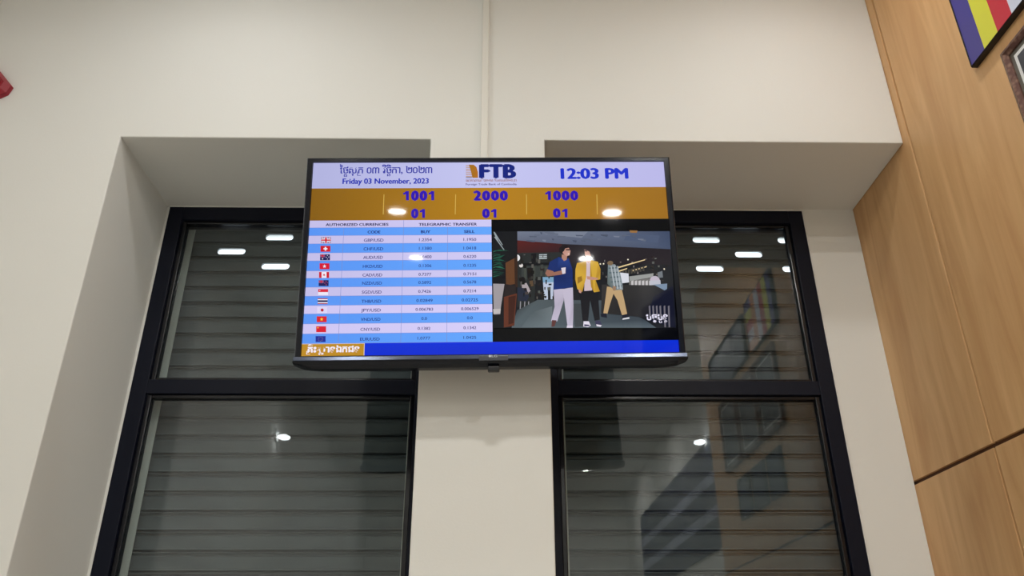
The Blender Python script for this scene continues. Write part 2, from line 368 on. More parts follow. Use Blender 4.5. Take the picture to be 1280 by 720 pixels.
# rear shell with a slimmer upper half, ventilation slots and the mounting bosses
bm = bmesh.new()
def frustum(bm, r0, y0, r1, y1):
    A = [bm.verts.new((x, y0, z)) for x, z in ((r0[0], r0[2]), (r0[1], r0[2]), (r0[1], r0[3]), (r0[0], r0[3]))]
    B = [bm.verts.new((x, y1, z)) for x, z in ((r1[0], r1[2]), (r1[1], r1[2]), (r1[1], r1[3]), (r1[0], r1[3]))]
    bm.faces.new(A); bm.faces.new(B[::-1])
    for i in range(4): bm.faces.new((A[i], B[i], B[(i+1) % 4], A[(i+1) % 4]))
frustum(bm, (-hx-0.015, hx+0.015, -hz-0.010, hz+0.012), 0.0201, (-hx+0.02, hx-0.02, -hz-0.002, hz-0.02), 0.036)
frustum(bm, (-hx+0.09, hx-0.09, -hz+0.0, hz-0.16), 0.0355, (-hx+0.13, hx-0.13, -hz+0.03, hz-0.20), 0.060)
mesh_obj('back_shell', bm, M_TVBACK, tv)
for i in range(14): box('vent_slot', -0.28+i*0.04, -0.28+i*0.04+0.028, 0.0355, 0.0372, hz-0.10, hz-0.094, M_TVBLK, tv)
lx, lz = S(617, 446.5)
logo_tab = box('logo_tab', lx-0.042, lx+0.042, -0.0116, -0.004, -hz-0.0185, -hz-0.0045, mat('grey_tab_plastic', lin((70, 74, 84)), 0.3), tv, 0.001)
box('sensor_knob', lx-0.017, lx+0.017, -0.004, 0.022, -hz-0.0475, -hz-0.0335, M_TVBACK, tv, 0.003)
# --- picture on the panel
def screen_mat():
    m = mat('lit_screen_pixels', (0.004, 0.004, 0.005, 1), 0.035, spec=0.22); N, L = nt(m); b = N['Principled BSDF']
    a = N.new('ShaderNodeAttribute'); a.attribute_name = 'Col'
    L.new(a.outputs['Color'], b.inputs['Emission Color']); b.inputs['Emission Strength'].default_value = 1.0
    return m
M_SCREEN = screen_mat()
class Picture:
    """flat coloured shapes on the screen plane, gathered into one mesh"""
    def __init__(s): s.v, s.f, s.c, s.layer = [], [], [], 0
    def poly(s, pts, color, step=True):
        if step: s.layer += 1
        y = -0.00012 - s.layer*0.000012; b = len(s.v)
        cs = color if isinstance(color, list) else [color]*len(pts)
        for p, c in zip(pts, cs): s.v.append((p[0], y, p[1])); s.c.append(lin(c))
        s.f.append(tuple(range(b, b+len(pts))))
    def px(s, pts, color, step=True): s.poly([S(*p) for p in pts], color, step)
    def tris(s, vs, fs, color):
        s.layer += 1; y = -0.00012 - s.layer*0.000012; b = len(s.v); c = lin(color)
        for p in vs: s.v.append((p[0], y, p[1])); s.c.append(c)
        for f in fs: s.f.append(tuple(i+b for i in f))
    def build(s, name, base=0, label=None):
        me = bpy.data.meshes.new(name); me.from_pydata([(v[0], v[1]-base*0.00004, v[2]) for v in s.v], [], s.f)
        bm = bmesh.new(); bm.from_mesh(me)
        for f in bm.faces:
            f.normal_update()
            if f.normal.y > 0: f.normal_flip()
        bm.to_mesh(me); bm.free()
        at = me.color_attributes.new('Col', 'FLOAT_COLOR', 'POINT')
        for i, c in enumerate(s.c): at.data[i].color = c
        me.materials.append(M_SCREEN)
        o = bpy.data.objects.new(name, me); COL.objects.link(o); o.parent = screen
        if label: o['label'] = label
        return o
_cache = {}
def glyphs(s, bold=0.0):
    k = (s, bold)
    if k in _cache: return _cache[k]
    cu = bpy.data.curves.new('t', 'FONT'); cu.body = s; cu.size = 1.0; cu.offset = bold; cu.resolution_u = 3
    o = bpy.data.objects.new('t', cu); COL.objects.link(o)
    dg = bpy.context.evaluated_depsgraph_get(); ev = o.evaluated_get(dg); me = ev.to_mesh()
    r = ([(v.co.x, v.co.y) for v in me.vertices], [tuple(p.vertices) for p in me.polygons])
    ev.to_mesh_clear(); bpy.data.objects.remove(o); bpy.data.curves.remove(cu)
    _cache[k] = r; return r
def bbox(vs): return min(v[0] for v in vs), max(v[0] for v in vs), min(v[1] for v in vs), max(v[1] for v in vs)
CAPH = bbox(glyphs('H')[0])[3]
def text(P, s, x0, x1, ytop, ybase, color, bold=0.0):
    """ink of the string between pixels x0 and x1, capitals between ytop and ybase"""
    vs, fs = glyphs(s); a, b, c, d = bbox(vs)
    pa, pb = S(x0, ybase), S(x1, ybase); zt = S((x0+x1)/2, ytop)[1]; zb = (pa[1]+pb[1])/2
    sx = (pb[0]-pa[0])/(b-a+2*bold); sz = (zt-zb)/CAPH
    dx = bold*sx
    for k, dz in (((-1, 0), (1, 0), (0, bold*sz*0.5), (0, -bold*sz*0.5)) if bold else ((0, 0),)):
        P.tris([(pa[0]+dx+(v[0]-a)*sx+k*dx, zb+v[1]*sz+dz) for v in vs], fs, color)
def khmer(P, seq, x0, x1, ytop, ybase, color, bold=0.02):
    """seq: list of clusters (base, [marks above/below], [subscripts], gap); glyph by glyph, consonants between ytop and ybase"""
    out, x = [], 0.0; ref = bbox(glyphs('ស', bold)[0]); H = ref[3]
    for base, marks, subs, gap in seq:
        if base == ' ': x += gap; continue
        vs, fs = glyphs(base, bold); a, b, c, d = bbox(vs)
        out.append(([(v[0]-a+x, v[1]) for v in vs], fs)); w_ = b-a; cx = x+w_/2
        for mk in marks:
            vs, fs = glyphs(mk, bold); a2, b2, c2, d2 = bbox(vs)
            if mk in 'ិឹ': cut = 0.0
            out.append(([(v[0]-(a2+b2)/2+cx, v[1]) for v in vs], fs))
        for sb in subs:
            if sb == 'ro':          # the hook of the subscript r, which wraps the consonant from the left
                q = [(x-0.10, 0.30*H), (x-0.10, -0.42*H), (x+w_*0.55, -0.42*H), (x+w_*0.55, -0.34*H), (x-0.03, -0.34*H), (x-0.03, 0.30*H)]
                out.append((q, [(0, 1, 4, 5), (1, 2, 3, 4)]))
            else:
                vs, fs = glyphs(sb, bold); a2, b2, c2, d2 = bbox(vs); k = 0.5*w_/(b2-a2)*1.3
                out.append(([((v[0]-(a2+b2)/2)*k+cx, (v[1]-d2)*0.42-0.06) for v in vs], fs))
        x += w_ + gap
    allx = [v[0] for vs, _ in out for v in vs]; lo, hi = min(allx), max(allx)
    pa, pb = S(x0, ybase), S(x1, ybase); zt = S((x0+x1)/2, ytop)[1]; zb = (pa[1]+pb[1])/2
    sx = (pb[0]-pa[0])/(hi-lo); sz = (zt-zb)/H
    for vs, fs in out: P.tris([(pa[0]+(v[0]-lo)*sx, zb+v[1]*sz) for v in vs], fs, color)
# maker's mark on the tab: a small disc and two letters
bm = bmesh.new(); vs, fs = glyphs('LG'); a, b, c, d = bbox(vs)
pa, pb, ztop = S(614.6, 447.6), S(621.4, 447.4), S(618, 444.8)[1]
bv = [bm.verts.new((pa[0]+(v[0]-a)/(b-a)*(pb[0]-pa[0]), -0.0118, pa[1]+v[1]/CAPH*(ztop-pa[1]))) for v in vs]
for f in fs: bm.faces.new([bv[i] for i in f])
q = S(612.3, 446.2); bm.faces.new([bm.verts.new((q[0]+0.0036*math.cos(i*math.pi/8), -0.0118, q[1]+0.0036*math.sin(i*math.pi/8))) for i in range(16)])
mesh_obj('logo_mark', bm, mat('silver_print', lin((205, 208, 214)), 0.3), logo_tab)
# panel
bm = bmesh.new(); add_box(bm, -hx, hx, -0.0001, 0.006, -hz, hz)
screen = mesh_obj('screen', bm, mat('black_lcd_panel', lin((6, 8, 14)), 0.035, spec=0.22), tv)
XA, XB = -hx+0.001, hx-0.001
def Z(y, x=500): return S(x, y)[1]
def band(P, z1, z0, cl, cm, cr, xa=XA, xb=XB, step=True):
    xm = (xa+xb)/2
    P.poly([(xa, z1), (xm, z1), (xm, z0), (xa, z0)], [cl, cm, cm, cl], step); P.poly([(xm, z1), (xb, z1), (xb, z0), (xm, z0)], [cm, cr, cr, cm], False)
NAVY = (22, 24, 150)
zt1, zh, zg = hz-0.001, Z(235.2, 500), Z(275.2, 500)
P = Picture(); band(P, zt1, zh, (176, 178, 222), (196, 197, 240), (186, 184, 232)); P.layer = 4
khmer(P, [('ៃ', [], [], 0.03), ('ថ', [], ['ង'], 0.05), ('ស', ['ុ'], [], 0.16), ('ក', [], ['ro'], 0.35), ('០', [], [], 0.06), ('៣', [], [], 0.35), ('វ', ['ិ'], [], 0.05), ('ច', ['ិ'], ['ឆ'], 0.05), ('ក', [], [], 0.02), ('ា', [], [], 0.06), (',', [], [], 0.3), ('២', [], [], 0.05), ('០', [], [], 0.05), ('២', [], [], 0.05), ('៣', [], [], 0)], 424.3, 540.3, 209.5, 216.5, (40, 46, 160), 0.012)
text(P, 'Friday 03 November, 2023', 428, 536, 223.2, 229.6, (20, 40, 175), 0.036)
text(P, '12:03 PM', 700.8, 785.8, 210.6, 223.2, (22, 48, 200), 0.05); P.build('header_panel')
# emblem and name of the bank
P = Picture()
GOLD, ORA = (165, 112, 22), (176, 106, 24)
P.px([(586, 206), (592, 206), (595.5, 209), (597.3, 215), (597.6, 222.4), (590.5, 222.4), (588.6, 214)], [GOLD, GOLD, ORA, GOLD, ORA, GOLD, GOLD])
for i in range(7):
    y = 206.6+i*2.25; P.px([(582.3, y), (586.4+i*0.6, y), (586.6+i*0.6, y+0.9), (582.3, y+0.9)], (186, 140, 90))
P.px([(582.4, 221.6), (590, 221.6), (590, 222.5), (582.4, 222.5)], (90, 80, 70))
text(P, 'FTB', 598.8, 645.4, 206.1, 222.3, (12, 32, 122), 0.07)
khmer(P, [(c, [], [], 0.04) for c in 'ធនាគារពាណិជកមក្រៅប្រទេសនៃកម្ពុជា' if c not in '្'], 582.3, 645.8, 224.6, 227.0, (150, 96, 80), 0.01)
text(P, 'Foreign Trade Bank of Cambodia', 582.3, 645.8, 229.2, 231.6, (70, 56, 110), 0.012); P.build('bank_emblem', 12)
# queue numbers
P = Picture(); band(P, zh, zg, (134, 92, 12), (180, 128, 26), (156, 108, 28))
for x, x2 in ((480, 479), (569.6, 569), (658, 658.3), (746, 746.6)):
    P.px([(x-0.5, 243), (x+0.5, 243), (x2+0.5, 268), (x2-0.5, 268)], (205, 170, 80))
P.build('queue_panel')
for s, x0, x1, yt, yb in (('1001', 502.8, 545, 239, 250.4), ('01', 513.4, 533.4, 261.4, 272.4), ('2000', 591.2, 635.4, 239, 250.2), ('01', 602.4, 622.8, 261.3, 272.1), ('1000', 680.2, 723.4, 239, 250), ('01', 691, 711.6, 261, 271.9)):
    P = Picture(); n = len(s); wd = (x1-x0)/n
    for i, ch in enumerate(s):
        a, b = x0+i*wd+0.35, x0+(i+1)*wd-0.35
        if ch == '1':
            q = lambda u, v: (a+(b-a)*u, yt+(yb-yt)*v)
            P.px([q(0.42, 0.0), q(0.80, 0.0), q(0.80, 1.0), q(0.44, 1.0)], (44, 14, 176)); P.px([q(0.44, 0.0), q(0.5, 0.30), q(0.10, 0.40), q(0.10, 0.18), q(0.30, 0.12)], (44, 14, 176))
        else: text(P, ch, a, b, yt, yb, (44, 14, 176), 0.085)
    P.build('queue_number', 6)
# currency table
ROWS = [275.4, 285.0, 294.8, 305.0, 316.4, 326.3, 338.8, 348.0, 359.2, 370.4, 382.0, 392.6, 405.0, 417.5, 429.6]
VAL = [('AUTHORIZED CURRENCIES', 'TELEGRAPHIC TRANSFER'), ('CODE', 'BUY', 'SELL'), ('GBP/USD', '1.2354', '1.1950'), ('CHF/USD', '1.1380', '1.0418'), ('AUD/USD', '0.6400', '0.6220'), ('HKD/USD', '0.1306', '0.1235'), ('CAD/USD', '0.7377', '0.7151'), ('NZD/USD', '0.5892', '0.5678'), ('SGD/USD', '0.7426', '0.7214'), ('THB/USD', '0.02849', '0.02725'), ('JPY/USD', '0.006783', '0.006529'), ('VND/USD', '0.0', '0.0'), ('CNY/USD', '0.1382', '0.1342'), ('EUR/USD', '1.0777', '1.0425')]
def flag(P, code, cx, cy):
    w_, h_ = 6.2, 3.7
    def R(a, b, c, d, col): P.px([(cx+a*w_, cy-b*h_), (cx+c*w_, cy-b*h_), (cx+c*w_, cy-d*h_), (cx+a*w_, cy-d*h_)], col)
    def star(x, y, r, col, n=5):
        pts = []
        for i in range(2*n):
            a = math.pi/2 + math.pi*i/n; q = r if i % 2 == 0 else r*0.42; pts.append((cx+x*w_+q*math.cos(a), cy-y*h_-q*math.sin(a)))
        c = (cx+x*w_, cy-y*h_)
        P.layer += 1
        for i in range(2*n): P.px([c, pts[i], pts[(i+1) % (2*n)]], col, False)
    red, blue, white = (205, 22, 40), (28, 30, 100), (235, 232, 245)
    if code == 'GBP':
        R(-1, 1, 1, -1, (60, 52, 120))
        for s in (1, -1): P.px([(cx-w_, cy-s*h_*0.75), (cx-w_*0.75, cy-s*h_), (cx+w_, cy+s*h_*0.75), (cx+w_*0.75, cy+s*h_)], white)
        for s in (1, -1): P.px([(cx-w_, cy-s*h_*0.92), (cx-w_*0.9, cy-s*h_), (cx+w_, cy+s*h_*0.92), (cx+w_*0.9, cy+s*h_)], (190, 60, 80))
        R(-.3, 1, .3, -1, white); R(-1, .4, 1, -.4, white); R(-.17, 1, .17, -1, red); R(-1, .22, 1, -.22, red)
    elif code == 'CHF': R(-1, 1, 1, -1, red); R(-.16, .62, .16, -.62, white); R(-.4, .22, .4, -.22, white)
    elif code in ('AUD', 'NZD'):
        R(-1, 1, 1, -1, (24, 26, 88)); R(-1, 1, 0, 0, (120, 90, 140)); R(-1, .62, 0, .38, red); R(-.6, 1, -.4, 0, red)
        for x, y in ((.5, .6), (.5, -.6), (.25, 0), (.75, .1)): star(x, y, 0.8, white if code == 'AUD' else (215, 90, 110))
        if code == 'AUD': star(-.5, -.5, 1.1, white, 7)
    elif code == 'HKD': R(-1, 1, 1, -1, (212, 22, 52)); star(0, 0, 2.5, white)
    elif code == 'CAD': R(-1, 1, 1, -1, white); R(-1, 1, -.5, -1, red); R(.5, 1, 1, -1, red); star(0, 0, 1.9, red, 6)
    elif code == 'SGD': R(-1, 1, 1, 0, (215, 35, 60)); R(-1, 0, 1, -1, white); star(-.65, .5, 0.9, white)
    elif code == 'THB': R(-1, 1, 1, -1, white); R(-1, 1, 1, .68, (170, 40, 70)); R(-1, -.68, 1, -1, (170, 40, 70)); R(-1, .32, 1, -.32, (34, 32, 84))
    elif code == 'JPY':
        R(-1, 1, 1, -1, (222, 214, 245)); P.px([(cx+1.9*math.cos(a*math.pi/8), cy+1.9*math.sin(a*math.pi/8)) for a in range(16)], (180, 20, 50))
    elif code == 'VND': R(-1, 1, 1, -1, (215, 25, 40)); star(0, 0, 2.3, (250, 220, 60))
    elif code == 'CNY': R(-1, 1, 1, -1, (215, 25, 45)); star(-.65, .5, 1.2, (250, 220, 60))
    elif code == 'EUR':
        R(-1, 1, 1, -1, (22, 42, 150))
        for i in range(8): star(.42*math.cos(i*math.pi/4), .7*math.sin(i*math.pi/4), 0.42, (225, 200, 70), 4)
zrow = [Z(y, 400) for y in ROWS]; XT = S(615, 350)[0]; zrow[0] = zg
xc = [S(426.4, 355)[0], S(502.7, 355)[0], S(559, 355)[0]]
for r in range(14):
    P = Picture(); blue = r % 2 == 1
    ca, cb_ = ((88, 148, 244), (100, 166, 252)) if blue else ((196, 190, 232), (208, 202, 244))
    if r > 8 and not blue: ca, cb_ = (206, 198, 242), (214, 206, 248)
    P.poly([(XA, zrow[r]), (XT, zrow[r]), (XT, zrow[r+1]), (XA, zrow[r+1])], [ca, cb_, cb_, ca])
    for i, x in enumerate(xc):
        if r == 0 and i != 1: continue
        P.poly([(x-0.0006, zrow[r]), (x+0.0006, zrow[r]), (x+0.0006, zrow[r+1]), (x-0.0006, zrow[r+1])], (124, 140, 206))
    P.poly([(XA, zrow[r+1]+0.0012), (XT, zrow[r+1]+0.0012), (XT, zrow[r+1]), (XA, zrow[r+1])], (120, 142, 214))
    if r == 0:
        text(P, VAL[0][0], 407, 485.6, 279.1, 282.3, (24, 24, 84), 0.035); text(P, VAL[0][1], 523.3, 596.2, 278.8, 282.0, (24, 24, 84), 0.035)
    else:
        ym = (ROWS[r]+ROWS[r+1])/2 + 0.3; k = (ym-290)/133.0; c = (26, 30, 92); h_ = 1.75
        lean = -0.45*(ym-290)/133*3.0
        if r == 1:
            text(P, 'CODE', 459.4, 475.4, ym-1.8, ym+1.5, (16, 26, 110), 0.035); text(P, 'BUY', 526, 538, ym-2.1, ym+1.2, (16, 26, 110), 0.035); text(P, 'SELL', 580, 593.6, ym-2.3, ym+1.0, (16, 26, 110), 0.035)
        else:
            flag(P, VAL[r][0][:3], 408.0-7.2*k, ym)
            cx = 467.5-5.2*k; text(P, VAL[r][0], cx-12.3, cx+12.3, ym-h_, ym+h_+0.2, (44, 44, 118) if not blue else (24, 48, 130), 0.016)
            for s, cx, dy in ((VAL[r][1], 532-2.2*k, -0.5-0.6*k), (VAL[r][2], 587.3, -0.7-1.3*k)):
                hw = {3: 3.6, 6: 8.0, 7: 10.2, 8: 11.0}[len(s)]
                text(P, s, cx-hw, cx+hw, ym+dy-h_, ym+dy+h_, (52, 52, 120) if not blue else (34, 62, 140), 0.016)
    P.build('rate_row')
# ticker and caption at the bottom
zb = -hz+0.001; XG = S(455.6, 438)[0]
P = Picture(); P.poly([(XG, zrow[14]), (XB, zrow[14]), (XB, zb), (XG, zb)], [(0, 46, 214), (0, 44, 214), (0, 36, 206), (0, 42, 210)]); P.build('ticker_bar')
P = Picture(); P.poly([(XA, zrow[14]), (XG, zrow[14]), (XG, zb), (XA, zb)], (188, 138, 34))
P.poly([(XG-0.002, zrow[14]), (XG, zrow[14]), (XG, zb), (XG-0.002, zb)], (224, 208, 190)); P.poly([(XA, zrow[14]), (XG, zrow[14]), (XG, zrow[14]-0.0012), (XA, zrow[14]-0.0012)], (214, 206, 216))
khmer(P, [('គ', ['ឹ'], ['ro'], 0.06), ('ះ', [], [], 0.06), ('ស', [], ['ថ'], 0.04), ('ា', [], [], 0.05), ('ន', [], [], 0.06), ('ឯ', [], [], 0.06), ('ក', [], [], 0.06), ('ជ', [], [], 0.06), ('ន', [], [], 0)], 383, 449.3, 434.0, 440.2, (244, 236, 248), 0.03)
P.build('caption_box')
# the video: two people walking through a cafe, a third crossing behind them
P = Picture()
z3 = S(700, 289.5)[1]; z4 = S(700, 410.5)[1]
def V(*pts): return [(605+x/4.923, 270+y/4.923) for x, y in pts]
def vp(col, *pts): P.px(V(*pts), col)
def vc(col, x, y, rx, ry=None, n=14):
    ry = ry or rx; P.px(V(*[(x+rx*math.cos(2*math.pi*i/n), y+ry*math.sin(2*math.pi*i/n)) for i in range(n)]), col)
vp((26, 28, 33), (52, 96), (1146, 94), (1182, 688), (58, 690))
vp([(112, 120, 138), (96, 106, 128), (60, 72, 98), (66, 78, 104), (88, 96, 116), (98, 104, 122)], (205, 95), (700, 95), (1142, 94), (1148, 204), (560, 178), (205, 150))
vp((118, 126, 144), (430, 96), (640, 96), (600, 135), (450, 120)); vp((76, 88, 114), (880, 110), (1080, 120), (1070, 165), (860, 150))
vp([(88, 32, 30), (62, 28, 32), (48, 26, 32), (66, 28, 28)], (205, 150), (480, 172), (480, 222), (205, 232))
vp((34, 28, 34), (480, 172), (1148, 204), (1150, 300), (480, 290))
vp((150, 108, 60), (895, 88), (945, 90), (940, 104), (900, 103))
# cafe room at the left
vp((38, 42, 42), (205, 228), (480, 222), (470, 520), (205, 560)); vp((52, 58, 56), (230, 310), (400, 306), (400, 380), (230, 390))
for x in (245, 300, 345, 375): vp((66, 70, 64), (x, 312), (x+16, 312), (x+14, 400), (x+2, 400))
for y in (236, 247, 258): vp((176, 186, 190), (340, y), (388, y-1), (386, y+6), (338, y+7))
vp((14, 15, 20), (290, 232), (322, 230), (320, 290), (292, 292)); vp((16, 18, 22), (225, 290), (440, 286), (440, 300), (225, 306))
vp((24, 22, 24), (262, 320), (300, 316), (304, 380), (268, 388))
vp((120, 160, 190), (360, 376), (428, 376), (428, 408), (360, 410)); vp((186, 196, 216), (358, 410), (428, 408), (424, 512), (360, 516)); vp((22, 24, 32), (392, 440), (408, 436), (410, 516), (394, 518))
vp((24, 26, 30), (318, 380), (360, 370), (372, 520), (310, 530)); vp((90, 70, 50), (280, 400), (300, 396), (304, 430), (282, 436))
vc((18, 16, 20), 238, 398, 18, 24); vp((168, 158, 160), (232, 418), (262, 412), (286, 460), (270, 480), (236, 470)); vp((36, 42, 60), (206, 440), (262, 446), (276, 500), (262, 526), (210, 520))
for x in (222, 248, 272): vp((142, 140, 146), (x, 526), (x+6, 526), (x+3, 590), (x-3, 590))
vc((226, 224, 226), 204, 258, 18, 20); vc((220, 214, 210), 228, 305, 12, 12); vp((30, 26, 26), (228, 230), (236, 260), (230, 296), (224, 296))
# floor
vp([(60, 68, 72), (78, 88, 92), (72, 82, 88), (52, 62, 72), (88, 100, 108), (84, 96, 102)], (205, 580), (330, 516), (740, 520), (990, 640), (1060, 688), (165, 688))
vp([(80, 90, 94), (104, 114, 118), (108, 120, 126), (92, 104, 110)], (300, 590), (420, 556), (420, 684), (230, 686)); vp((60, 66, 70), (548, 540), (612, 540), (612, 680), (560, 684))
rv = random.Random(3)
for k in range(70):       # furniture, glasses and ceiling fittings too small to make out
    x, y = rv.uniform(210, 470), rv.uniform(236, 505); g = rv.choice((16, 22, 30, 48, 62, 84)); w_, h_ = rv.uniform(4, 22), rv.uniform(4, 26)
    vp((g+rv.randint(0, 10), g+rv.randint(0, 6), g), (x, y), (x+w_, y-1), (x+w_-1, y+h_), (x+1, y+h_))
for k in range(60):
    x, y = rv.uniform(720, 1120), rv.uniform(245, 420); g = rv.choice((20, 26, 34, 52, 90, 130)); w_, h_ = rv.uniform(3, 16), rv.uniform(3, 14)
    vp((g+rv.randint(0, 14), g+rv.randint(0, 6), g), (x, y), (x+w_, y-1), (x+w_-1, y+h_), (x+1, y+h_))
for k in range(26):
    x, y = rv.uniform(230, 1000), rv.uniform(100, 150); g = rv.randint(78, 124); w_ = rv.uniform(14, 60)
    vp((g-8, g, g+18), (x, y), (x+w_, y+2), (x+w_-4, y+rv.uniform(6, 16)), (x+3, y+8))
# foliage, pot and cabinet at the far left
vp((18, 20, 24), (54, 96), (205, 96), (205, 440), (170, 690), (58, 690)); vp((96, 62, 38), (132, 290), (186, 262), (190, 420), (136, 430)); vp((52, 34, 24), (186, 262), (206, 250), (206, 440), (190, 440))
for (a, b, c, d) in ((58, 100, 110, 180), (62, 130, 120, 210), (60, 108, 90, 170)): vp((150, 160, 164), (a, b), (a+8, b), (c+6, d), (c, d))
for i in range(12):
    y = 205+i*14; vp(random.choice(((26, 84, 66), (36, 104, 80), (20, 62, 52))), (54, y+20), (60, y+12), (100+random.random()*55, y-10+random.random()*50), (96, y+4+random.random()*20))
vp((158, 152, 156), (56, 418), (126, 420), (104, 560), (100, 606), (60, 608)); vp((190, 184, 184), (56, 574), (102, 572), (100, 600), (58, 604))
vp((40, 34, 34), (128, 420), (196, 430), (196, 480), (124, 500)); vp((96, 50, 34), (122, 500), (202, 478), (186, 676), (122, 688)); vp((62, 32, 24), (150, 500), (196, 490), (182, 660), (150, 670))
# bar at the right
for (x0, y0, x1, y1) in ((812, 318, 990, 268), (905, 336, 1000, 310), (820, 340, 880, 322)): vp((226, 200, 150), (x0, y0), (x1, y1), (x1, y1+6), (x0, y0+9))
for x, y in ((715, 297), (735, 296), (885, 270), (1108, 328)): vc((240, 230, 205), x, y, 5, 5, 8)
for i in range(9): vp((70, 66, 60), (830+i*18, 345-i*4), (842+i*18, 342-i*4), (842+i*18, 372-i*4), (830+i*18, 375-i*4))
vp((150, 152, 150), (892, 374), (1042, 354), (1040, 378), (896, 402)); vp((112, 110, 108), (892, 402), (1050, 380), (1050, 430), (892, 432))
for i in range(6): vp((196, 192, 194), (905+i*22, 402), (919+i*22, 398), (919+i*22, 428), (905+i*22, 430))
vc((190, 180, 196), 1050, 395, 30, 24); vp((186, 188, 200), (1020, 400), (1084, 396), (1086, 422), (1020, 428)); vp((120, 140, 164), (1044, 424), (1126, 418), (1124, 470), (1044, 474)); vp((110, 116, 122), (1066, 350), (1096, 340), (1100, 380), (1070, 384))
vp([(52, 50, 50), (40, 40, 42), (22, 24, 34), (24, 26, 36), (40, 38, 38)], (724, 424), (1050, 428), (1130, 470), (1120, 640), (720, 600)); vp((14, 18, 38), (1040, 500), (1160, 430), (1176, 690), (1000, 640))
for i, x in enumerate((1012, 1034, 1056, 1078, 1104, 1130)): vp((112, 108, 118), (x, 556), (x+10, 552), (x+14, 640 if i < 4 else 686), (x+5, 640 if i < 4 else 686))
# the person crossing behind
vp((188, 158, 116), (756, 436), (846, 450), (862, 520), (880, 604), (848, 612), (820, 520), (796, 480), (776, 540), (758, 604), (734, 600), (748, 500))
vp((20, 24, 40), (716, 604), (754, 600), (756, 628), (720, 622)); vp((20, 24, 40), (850, 612), (884, 606), (894, 632), (846, 638)); vp((220, 220, 226), (852, 632), (892, 624), (894, 634), (850, 640))
vp([(120, 134, 140), (142, 152, 158), (120, 134, 138), (140, 152, 160), (96, 112, 116), (86, 98, 96)], (762, 300), (806, 300), (846, 370), (854, 456), (800, 458), (758, 420))
for i in range(5): vp((82, 98, 104), (764+i*5, 320+i*28), (826+i*5, 316+i*28), (828+i*5, 324+i*28), (766+i*5, 328+i*28))
for i in range(3): vp((176, 184, 190), (778+i*20, 310), (784+i*20, 310), (808+i*18, 450), (800+i*18, 450))
vp((214, 216, 226), (836, 350), (888, 356), (892, 410), (850, 416)); vc((120, 100, 76), 776, 292, 18, 14); vp((150, 120, 96), (790, 432), (812, 436), (808, 462), (792, 460))
# the person in the navy polo shirt
TR = (192, 184, 204)
vp([TR, TR, (176, 168, 188), TR, TR, TR, (178, 170, 190)], (428, 452), (494, 450), (490, 520), (466, 600), (450, 650), (412, 648), (434, 560))
vp([TR, TR, (172, 164, 184), TR, TR], (484, 452), (546, 440), (550, 560), (546, 686), (514, 686)); vp(TR, (484, 452), (514, 686), (518, 560), (500, 480))
vp((92, 54, 52), (418, 642), (446, 644), (434, 680), (414, 684)); vp((214, 206, 222), (510, 676), (546, 676), (546, 690), (508, 690))
vp([(28, 52, 118), (34, 62, 134), (28, 56, 124), (20, 42, 104), (22, 46, 108), (24, 48, 112), (16, 34, 84), (22, 44, 100)], (458, 254), (500, 268), (520, 262), (544, 330), (546, 442), (426, 456), (430, 350), (388, 326))
vp((22, 44, 104), (404, 284), (458, 256), (450, 340), (392, 330))
vp((150, 104, 88), (388, 330), (426, 342), (430, 348), (472, 338), (500, 334), (502, 354), (470, 364), (390, 374), (376, 356)); vp((216, 206, 214), (474, 322), (502, 318), (500, 356), (482, 360))
vp((176, 130, 112), (478, 240), (512, 238), (508, 272), (492, 280), (478, 262)); vp([(200, 156, 140), (188, 140, 124), (176, 126, 112), (206, 164, 148), (196, 150, 134), (190, 140, 126)], (484, 200), (520, 196), (532, 218), (526, 244), (506, 250), (484, 232))
vp((26, 20, 24), (462, 200), (484, 180), (514, 182), (522, 198), (500, 202), (490, 220), (480, 226), (464, 222)); vp((30, 26, 30), (502, 206), (528, 206), (526, 214), (504, 213)); vp((236, 222, 220), (516, 234), (526, 233), (524, 238), (516, 239))
# the person in the yellow jacket
vp((22, 22, 28), (588, 462), (700, 462), (712, 640), (680, 646), (652, 520), (640, 646), (606, 648))
vp((224, 218, 232), (612, 650), (644, 650), (656, 676), (640, 686), (610, 682)); vp((60, 56, 90), (616, 668), (650, 672), (646, 680), (616, 680)); vp((60, 58, 84), (684, 646), (714, 646), (726, 672), (712, 684), (686, 670)); vp((222, 216, 228), (690, 668), (724, 674), (716, 684), (692, 680))
Y1, Y2 = (206, 164, 56), (176, 134, 40)
vp((206, 186, 194), (622, 284), (660, 276), (664, 460), (616, 464))
vp([Y1, Y2, Y1, Y2, Y1, Y2, Y1], (572, 292), (630, 278), (628, 380), (604, 470), (574, 452), (560, 390), (562, 330))
vp([Y1, Y1, Y2, Y1, Y2, Y2, Y1], (652, 274), (700, 284), (716, 330), (714, 392), (686, 398), (712, 466), (676, 472)); vp(Y2, (652, 274), (676, 472), (658, 440), (652, 380))
vp((150, 112, 36), (574, 380), (600, 372), (604, 400), (576, 420)); vp((190, 140, 124), (632, 372), (660, 376), (700, 384), (698, 394), (660, 396), (634, 392)); vp((196, 148, 132), (580, 452), (600, 462), (596, 478), (584, 472))
vp((184, 136, 118), (626, 246), (656, 244), (658, 282), (640, 292), (626, 280)); vp([(206, 164, 146), (190, 144, 128), (184, 136, 122), (200, 154, 138)], (616, 204), (654, 212), (658, 246), (622, 250))
vp((38, 30, 38), (612, 194), (640, 186), (664, 196), (668, 232), (656, 246), (648, 222), (624, 212), (612, 208)); vp((44, 34, 42), (612, 212), (634, 216), (632, 222), (612, 220))
khmer(P, [('ប', [], [], 0.05), ('ច', ['ុ'], ['ច'], 0.05), ('ប', [], ['ប'], 0.05), ('ន', [], ['ន'], 0.0)], 807.5, 834.8, 394.0, 400.4, (226, 222, 240), 0.03)
